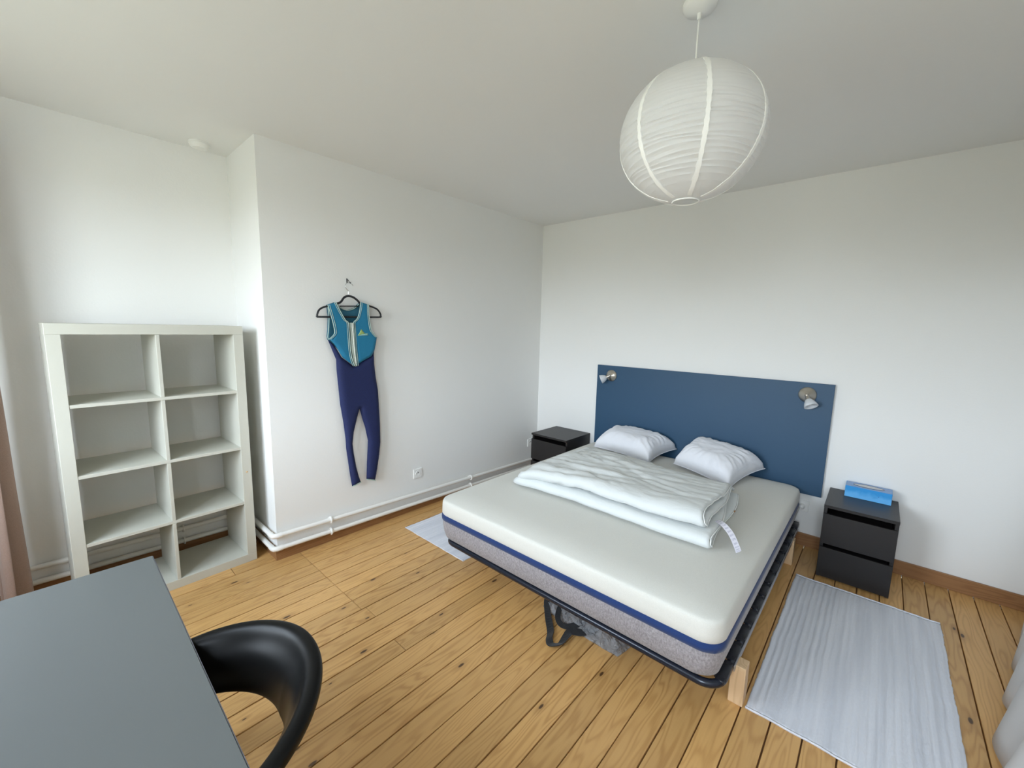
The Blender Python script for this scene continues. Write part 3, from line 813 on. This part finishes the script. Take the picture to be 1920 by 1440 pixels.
for i in range(NR):
    t0,t1=ribs[i],ribs[i+1]; rings.append(lring(t0,0,i)); deep=.015 if t0<.1 else .003
    rings.append(lring(t0+(t1-t0)*.25,deep*.75,i+.25)); rings.append(lring(t0+(t1-t0)*.5,deep,i+.5)); rings.append(lring(t0+(t1-t0)*.75,deep*.75,i+.75))
rings.append(lring(ribs[-1],0,NR))
g=G().loft(rings, caps=False); obj('paper_shade', g, M['paper'], ln, auto=9)
for q in range(7):
    a0=2*pi*q/7+radians(-59); V=[];
    rows=[]
    for i in range(0,61):
        t=-.97+1.94*i/60; r=RA*sqrt(1-t*t)+.0012
        hw=(.0065+.0012*sin(i*1.7+q)+.0008*sin(i*.4))/max(r,.04)
        rows.append([(LX+(r+.0005)*cos(a0-hw),LY+(r+.0005)*sin(a0-hw),LZ+(RB+.001)*t),(LX+(r+.0005)*cos(a0+hw),LY+(r+.0005)*sin(a0+hw),LZ+(RB+.001)*t),(LX+(r-.003)*cos(a0+hw),LY+(r-.003)*sin(a0+hw),LZ+RB*t),(LX+(r-.003)*cos(a0-hw),LY+(r-.003)*sin(a0-hw),LZ+RB*t)])
    obj('paper_seam', G().loft(rows), M['paper_seam'], ln)
for s_ in (-1,1):
    zz=LZ+s_*RB*.985; g=G(); g.tube([(LX+.042*cos(2*pi*k/32),LY+.042*sin(2*pi*k/32),zz+s_*.002) for k in range(32)], .0022, 6, loop=True); obj('wire_ring', g, M['paper_seam'], ln, smooth=True)
g=G(); g.tube([(LX,LY,LZ+.16),(LX,LY,LZ+.05)],.018,14); g.lathe([(.016,-.0),(.030,-.03),(.034,-.055),(.022,-.085),(.004,-.095)],(LX,LY,LZ+.05),16); obj('bulb', g, M['white_plastic'], ln, auto=40)
g=G(); g.tube([(LX,LY,H-.028),(LX-.001,LY+.001,LZ+.32),(LX,LY,LZ+.16)],.0030,8); obj('cord', g, M['white_plastic'], ln, smooth=True)
g=G(); g.tube([(LX-.042,LY,LZ+RB*.985),(LX,LY,LZ+.225),(LX+.042,LY,LZ+RB*.985)],.0015,6); obj('wire_hanger', g, M['steel'], ln, smooth=True)
g=G(); g.lathe([(.052,0),(.052,-.010),(.047,-.018),(.020,-.026),(.007,-.030),(.006,-.048)],(LX,LY,H),32); obj('ceiling_rose', g, M['white_plastic'], ln, auto=45)

# smoke detector
sd=thing('smoke_detector','white round smoke detector on the ceiling above the recess','smoke detector',(-.395,-2.835,H))
g=G(); g.lathe([(.052,0),(.052,-.012),(.048,-.024),(.036,-.034),(.0,-.036)],(-.395,-2.835,H),32); obj('housing', g, M['white_plastic'], sd, auto=35)
g=G(); g.lathe([(.0535,-.010),(.0535,-.013)],(-.395,-2.835,H),32); obj('vent_slot', g, M['pipe'], sd, smooth=True)

# ------------------------------------------------------------------ rugs
def rug(label, x0,x1,y0,y1, seed, skew=0.0, grp=None):
    t=thing('rag_rug', label, 'rug', ((x0+x1)/2,(y0+y1)/2,0))
    nx=150; ny=70; rr=random.Random(seed); V=[]; V2=[]
    rib=[rr.uniform(-.0008,.0008) for _ in range(nx+1)]
    for i in range(nx+1):
        for j in range(ny+1):
            u=i/nx; v=j/ny
            x=x0+(x1-x0)*u; y=y0+(y1-y0)*v
            x+=.005*noise.noise(Vector((seed,y*7,i*.0)))*(1 if u<.5 else -1) + (.004*noise.noise(Vector((y*70,seed,i*.1))) if i in(0,nx) else 0)+skew*(v-.5)
            y+=.006*noise.noise(Vector((x*9,seed+v*3,1)))
            z=.0055+.0016*sin(u*nx*pi/3)+rib[i]+.0012*noise.noise(Vector((x*30,y*30,seed)))+.002*max(0,noise.noise(Vector((x*4,y*3,seed))))
            V.append((x,y,z)); V2.append((x,y,.0004))
    n=len(V); fs=[]
    for i in range(nx):
        for j in range(ny):
            q=i*(ny+1)+j; fs.append((q,q+ny+1,q+ny+2,q+1)); 
    ring=[i*(ny+1) for i in range(nx+1)]+[nx*(ny+1)+j for j in range(1,ny+1)]+[i*(ny+1)+ny for i in range(nx-1,-1,-1)]+[j for j in range(ny-1,0,-1)]
    for i in range(len(ring)): a_,b_=ring[i],ring[(i+1)%len(ring)]; fs.append((a_,b_,b_+n,a_+n))
    g=G(); g.v=V+V2; g.f=fs; obj('woven_body', g, M['rug'], t, smooth=True)
    for j in (0,ny):
        g=G(); g.tube([Vector(V[i*(ny+1)+j])+Vector((0,0,.001)) for i in range(0,nx+1,3)],.0042,6); obj('hem', g, M['rug'], t, smooth=True)
    return t
rug('white striped cotton rug between the bed and the tissue-box nightstand',2.500,3.145,-1.765,-.495,11,.0)
rug('small visible end of a white ribbed rug at the wetsuit side of the bed',.222,.872,-1.855,-.52,23)

# ------------------------------------------------------------------ under the bed
st=thing('carrying_strap','black webbing strap looped on the floor at the foot of the bed','strap',(1.68,-1.95,0))
def ribbon(path, w):
    g=G(); P=smoothpath(path,6); rings=[]
    for i,p in enumerate(P):
        t_=(P[min(i+1,len(P)-1)]-P[max(i-1,0)]).normalized(); up=Vector((0,0,1)); sd_=t_.cross(up).normalized()
        ph=.55*sin(i*.22); d_=sd_*cos(ph)+up*sin(ph)*.8
        nn_=t_.cross(d_).normalized(); c=Vector(p); c.z=max(c.z, abs(d_.z)*w+.003)
        rings.append([c+d_*w+nn_*.0014, c-d_*w+nn_*.0014, c-d_*w-nn_*.0014, c+d_*w-nn_*.0014])
    return g.loft(rings)
obj('outer_loop', ribbon([(1.50,-1.74,.03),(1.535,-1.83,.03),(1.600,-1.905,.02),(1.668,-1.975,.01),(1.695,-2.022,.006),(1.722,-2.040,.006),(1.752,-2.015,.008),(1.752,-1.960,.02),(1.752,-1.915,.02),(1.800,-1.880,.02),(1.84,-1.78,.02),(1.86,-1.66,.02)],.018), M['strap'], st)
obj('inner_loop', ribbon([(1.60,-1.72,.06),(1.625,-1.83,.05),(1.655,-1.895,.03),(1.70,-1.910,.02),(1.750,-1.875,.03),(1.80,-1.77,.05)],.015), M['strap'], st)
bgp=thing('plastic_wrapped_parcel','crumpled clear plastic packaging pushed under the foot of the bed','packaging',(1.73,-1.74,0))
N=34; V=[]; V2=[]
for i in range(N+1):
    for j in range(N+1):
        u=i/N*2-1; v=j/N*2-1
        x=1.755+.255*u*(1-.08*v*v); y=-1.715+.165*v*(1-.10*u*u)-.02*u
        h=.078*(max(0,(1-abs(u)**4)*(1-abs(v)**4)))**.4
        h*=.80+.55*noise.noise(Vector((u*3,v*3,4)))+.45*noise.noise(Vector((u*7,v*6,9)))+.25*abs(noise.noise(Vector((u*15,v*13,2))))
        V.append((x+.01*noise.noise(Vector((u*5,v*5,2))),y+.01*noise.noise(Vector((u*5,v*5,7))),max(.003,h))); V2.append((x,y,.001))
n=len(V); fs=[]
for i in range(N):
    for j in range(N): q=i*(N+1)+j; fs.append((q,q+N+1,q+N+2,q+1)); fs.append(tuple(x+n for x in (q,q+1,q+N+2,q+N+1)))
g=G(); g.v=V+V2; g.f=fs; obj('plastic_film', g, M['bag'], bgp, auto=25)

# ------------------------------------------------------------------ curtains
def curtain(path, z0,z1, amp, wl, mat, t, name='curtain_panel', flare=0.0, seed=1, nz=26, th=.0018, phase=0):
    P=[Vector(p) for p in path]; L=(P[1]-P[0]).length; d_=(P[1]-P[0]).normalized(); nn_=Vector((-d_.y,d_.x,0))
    n=int(L/wl*14)+2; V=[]
    for j in range(nz+1):
        v=j/nz; z=z1+(z0-z1)*v; row=[]
        for i in range(n+1):
            s_=i/n*L; ph=s_/wl*2*pi+phase+.9*noise.noise(Vector((s_*3,v*1.2,seed)))
            a_=amp*(.45+.55*v)*(1+.35*noise.noise(Vector((s_*2.5,v*1.5,seed+5))))
            p=P[0]+d_*(s_*(1+flare*v)+.010*noise.noise(Vector((s_*5,v*3,seed+2))))+nn_*(a_*sin(ph)+.25*a_*sin(2.3*ph+1)); row.append(Vector((p.x,p.y,z)))
        V.append(row)
    Vs,Fs=shell(V,th); g=G(); g.v=Vs; g.f=Fs; return obj(name, g, mat, t, smooth=True)
bc=thing('brown_curtain','dusty brown floor-length curtain at the end of the desk','curtain',(-.15,-3.74,0))
curtain([(-.485,-3.745,0),(-.24,-3.745,0)],.015,2.38,.052,.125,M['brown_curtain'],bc,seed=3,phase=.6)
g=G(); g.tube([(-.50,-3.75,2.40),(1.75,-3.75,2.40)],.011,12)
for x in (-.45,1.70): g.tube([(x,-3.75,2.40),(x,YW,2.40)],.008,8)
obj('curtain_rod', g, M['black_metal'], bc, auto=50)
wc=thing('white_curtain','white floor-length curtain hanging along the far side of the larger rug','curtain',(3.45,-1.4,0))
def xb(y):
    K=[(-.20,3.475),(-.83,3.325),(-1.43,3.195),(-2.0,3.14),(-2.7,3.15)]
    for (ya,xa),(yc,xc) in zip(K[:-1],K[1:]):
        if y>=yc: return xa+(xc-xa)*(ya-y)/(ya-yc)
    return K[-1][1]
rows=[]
NV,NU=34,260
for jv in range(NV+1):
    v=jv/NV; z=2.36+(.012-2.36)*v; row=[]
    for iu in range(NU+1):
        y=-.20-2.4*iu/NU; ph=(y/.30)*2*pi+1.8*noise.noise(Vector((y*2.5,v*.8,4)))
        amp=(.009+.013*v)*(1+.5*noise.noise(Vector((y*3,v*1.5,7))))
        x=3.485-(3.485-xb(y))*v**1.6+amp*sin(ph)+amp
        row.append(Vector((x,y+.006*cos(ph),z)))
    rows.append(row)
Vs,Fs=shell(rows,.0018); g=G(); g.v=Vs; g.f=Fs; obj('curtain_panel', g, M['sheer'], wc, smooth=True)
g=G(); g.tube([(3.49,-.08,2.375),(3.49,-2.75,2.375)],.010,12)
for y in (-.14,-2.68): g.tube([(3.49,y,2.375),(XR,y,2.375)],.007,8)
obj('curtain_rail', g, M['white_plastic'], wc, auto=50)

# ------------------------------------------------------------------ wetsuit on its hanger
VL= [(-2.302, 1.635), (-2.247, 1.654), (-2.226, 1.608), (-2.204, 1.568), (-2.186, 1.539), (-2.167, 1.522), (-2.164, 1.469), (-2.161, 1.404), (-2.158, 1.338), (-2.148, 1.272), (-2.132, 1.226), (-2.18, 1.263), (-2.215, 1.291), (-2.24, 1.336), (-2.262, 1.373), (-2.295, 1.412), (-2.271, 1.439), (-2.263, 1.459), (-2.271, 1.504), (-2.279, 1.548), (-2.29, 1.592)]
VR= [(-2.13, 1.525), (-2.102, 1.549), (-2.089, 1.577), (-2.08, 1.619), (-2.073, 1.666), (-2.015, 1.653), (-2.015, 1.594), (-2.011, 1.537), (-2.002, 1.48), (-1.981, 1.451), (-1.957, 1.426), (-1.965, 1.383), (-1.977, 1.334), (-2.001, 1.291), (-2.07, 1.258), (-2.114, 1.233), (-2.12, 1.29), (-2.125, 1.361), (-2.128, 1.432), (-2.13, 1.488)]
ZP= [(-2.165, 1.524), (-2.13, 1.525), (-2.128, 1.478), (-2.125, 1.361), (-2.118, 1.266), (-2.116, 1.226), (-2.132, 1.224), (-2.146, 1.272), (-2.157, 1.338), (-2.161, 1.469)]
BK= [(-2.302, 1.635), (-2.247, 1.656), (-2.207, 1.618), (-2.164, 1.609), (-2.115, 1.622), (-2.073, 1.666), (-2.015, 1.653), (-2.015, 1.575), (-2.002, 1.48), (-1.96, 1.427), (-1.973, 1.334), (-2.122, 1.233), (-2.262, 1.373), (-2.304, 1.412), (-2.307, 1.432), (-2.3, 1.476), (-2.294, 1.565)]
NB= [(-2.304, 1.412), (-2.262, 1.373), (-2.24, 1.336), (-2.215, 1.291), (-2.18, 1.263), (-2.132, 1.226), (-2.116, 1.228), (-2.07, 1.258), (-2.001, 1.291), (-1.977, 1.334), (-1.965, 1.388), (-1.974, 1.301), (-1.972, 1.23), (-1.963, 1.135), (-1.947, 1.038), (-1.941, 0.904), (-1.936, 0.768), (-1.936, 0.643), (-1.949, 0.545), (-1.966, 0.448), (-1.986, 0.362), (-2.055, 0.388), (-2.048, 0.518), (-2.041, 0.602), (-2.036, 0.675), (-2.055, 0.775), (-2.078, 0.851), (-2.094, 0.921), (-2.115, 0.856), (-2.143, 0.755), (-2.154, 0.674), (-2.147, 0.601), (-2.132, 0.501), (-2.115, 0.424), (-2.1, 0.377), (-2.167, 0.362), (-2.18, 0.453), (-2.191, 0.551), (-2.202, 0.648), (-2.204, 0.719), (-2.217, 0.848), (-2.234, 0.965), (-2.243, 1.089), (-2.251, 1.201), (-2.252, 1.277)]
AL= [(-2.307, 1.635), (-2.293, 1.583), (-2.277, 1.521), (-2.268, 1.463), (-2.276, 1.441), (-2.295, 1.423), (-2.309, 1.412)]
AL2= [(-2.3, 1.635), (-2.292, 1.565), (-2.298, 1.476), (-2.305, 1.427), (-2.299, 1.411)]
AR= [(-2.021, 1.653), (-2.021, 1.594), (-2.015, 1.537), (-2.006, 1.48), (-1.987, 1.451), (-1.962, 1.425)]
NL= [(-2.254, 1.653), (-2.232, 1.608), (-2.21, 1.568), (-2.192, 1.539), (-2.173, 1.522), (-2.17, 1.469), (-2.167, 1.404), (-2.164, 1.339), (-2.153, 1.273), (-2.136, 1.228)]
NR= [(-2.08, 1.665), (-2.087, 1.619), (-2.098, 1.577), (-2.113, 1.548), (-2.135, 1.527), (-2.135, 1.488), (-2.133, 1.432), (-2.131, 1.362), (-2.125, 1.291), (-2.122, 1.229)]
NBK= [(-2.243, 1.656), (-2.202, 1.618), (-2.159, 1.607), (-2.11, 1.623), (-2.07, 1.662)]
LG= [(-2.082, 1.482), (-2.055, 1.452), (-2.034, 1.453), (-2.033, 1.439), (-2.109, 1.436), (-2.093, 1.458)]
HG= [(-2.3, 1.628), (-2.336, 1.615), (-2.358, 1.598), (-2.369, 1.573), (-2.369, 1.56), (-2.356, 1.556), (-2.163, 1.562), (-1.938, 1.568), (-1.92, 1.576), (-1.922, 1.593), (-1.942, 1.62), (-1.974, 1.635), (-2.005, 1.643)]
HT= [(-2.273, 1.637), (-2.217, 1.655), (-2.188, 1.689), (-2.159, 1.701), (-2.125, 1.696), (-2.096, 1.678), (-2.066, 1.653)]
HB= [(-2.22, 1.631), (-2.087, 1.638)]
HK= [(-2.157, 1.707), (-2.156, 1.734), (-2.167, 1.744), (-2.176, 1.759), (-2.175, 1.773), (-2.166, 1.785), (-2.149, 1.789), (-2.132, 1.783), (-2.123, 1.773)]
NA_= [(-2.145, 1.812), (-2.143, 1.789)]
HEML= [(-2.169, 0.364), (-2.103, 0.379)]
HEMR= [(-2.058, 0.388), (-1.989, 0.362)]
WX=.046
def at(x): return lambda a,b,h: (x+h, a, b)
ws=thing('wetsuit','sleeveless teal and navy wetsuit hanging on the wall from a hanger','wetsuit',(0.03,-2.14,.34))
obj('navy_legs', puff(NB,.014,.024,.045,at(.030)), M['navy'], ws, smooth=True)['label']='long navy legs'
obj('back_lining', puff(BK,.02,.004,.02,at(.022)), M['teal_dark'], ws, smooth=True)['label']='dark teal inside of the back'
obj('vest_panel', puff(VL,.013,.012,.022,at(.047)), M['teal'], ws, smooth=True)
obj('vest_panel', puff(VR,.013,.012,.022,at(.047)), M['teal'], ws, smooth=True)
obj('zip_tape', puff(ZP,.012,.004,.01,at(.057)), M['zip'], ws, smooth=True)
g=G(); g.tube(smoothpath([(.0625,-2.147,1.517),(.0625,-2.142,1.43),(.0625,-2.137,1.34),(.0625,-2.127,1.245)],6),.0035,6); obj('zip_teeth', g, M['zipper_metal'], ws, smooth=True)
g=G().box((.0635,-2.152,1.487),(.0675,-2.141,1.522),.0012); obj('zip_puller', g, M['zipper_metal'], ws)
def trim(path, x, r=.0030):
    g=G(); g.tube(smoothpath([(x,a,b) for a,b in path],5), r, 6); return obj('trim_piping', g, M['trim'], ws, smooth=True)
trim(AL,.058); trim(AL2,.036); trim(AR,.058); trim(NL,.060); trim(NR,.060); trim(NBK,.030)
for path,s_ in ((NL,-1),(NR,1),(AR,-1),(AL,1)):
    trim([(a+s_*.011,b) for a,b in path],.0595,.0018)
trim(HEML,.040,.004); trim(HEMR,.040,.004)
obj('sail_emblem', puff(LG[:3]+[LG[4],LG[5]],.008,.002,.006,at(.0595)), M['logo'], ws, smooth=True)
obj('emblem_lettering', puff([LG[2],LG[3],LG[4],((LG[4][0]+LG[2][0])/2,LG[4][1]+.011)],.006,.0015,.005,at(.0612)), M['logo2'], ws, smooth=True)
hg=thing('coat_hanger','black plastic coat hanger with a steel hook, holding the wetsuit','hanger',(.03,-2.14,1.6))
hx=.040
g=G()
g.tube(smoothpath([(hx,a,b) for a,b in HG],4), .0062, 8); obj('hanger_loop', g, M['black_metal'], hg, smooth=True)
g=G(); g.tube(smoothpath([(hx,a,b) for a,b in [HG[0]]+HT+[HG[-1]]],5), .0075, 8); obj('shoulder_arch', g, M['black_metal'], hg, smooth=True)
g=G(); g.tube([(hx,a,b) for a,b in HB], .004, 8); obj('cross_bar', g, M['black_metal'], hg, smooth=True)
g=G(); g.tube(smoothpath([(hx,a,b) for a,b in HK],5), .0022, 8); obj('hook', g, M['steel'], hg, smooth=True)
nl=thing('wall_hook','small dark nail hook in the wall above the hanger','hook',(0,NA_[0][0],NA_[0][1]))
g=G(); g.tube([(0,NA_[0][0],NA_[0][1]+.004),(.02,NA_[0][0],NA_[0][1]-.004),(.044,NA_[1][0],NA_[1][1]-.004),(.050,NA_[1][0],NA_[1][1]+.006)],.0022,8); g.box((0,NA_[0][0]-.004,NA_[1][1]),(.003,NA_[0][0]+.004,NA_[0][1]+.008),.001); obj('nail', g, M['black_metal'], nl, auto=50)
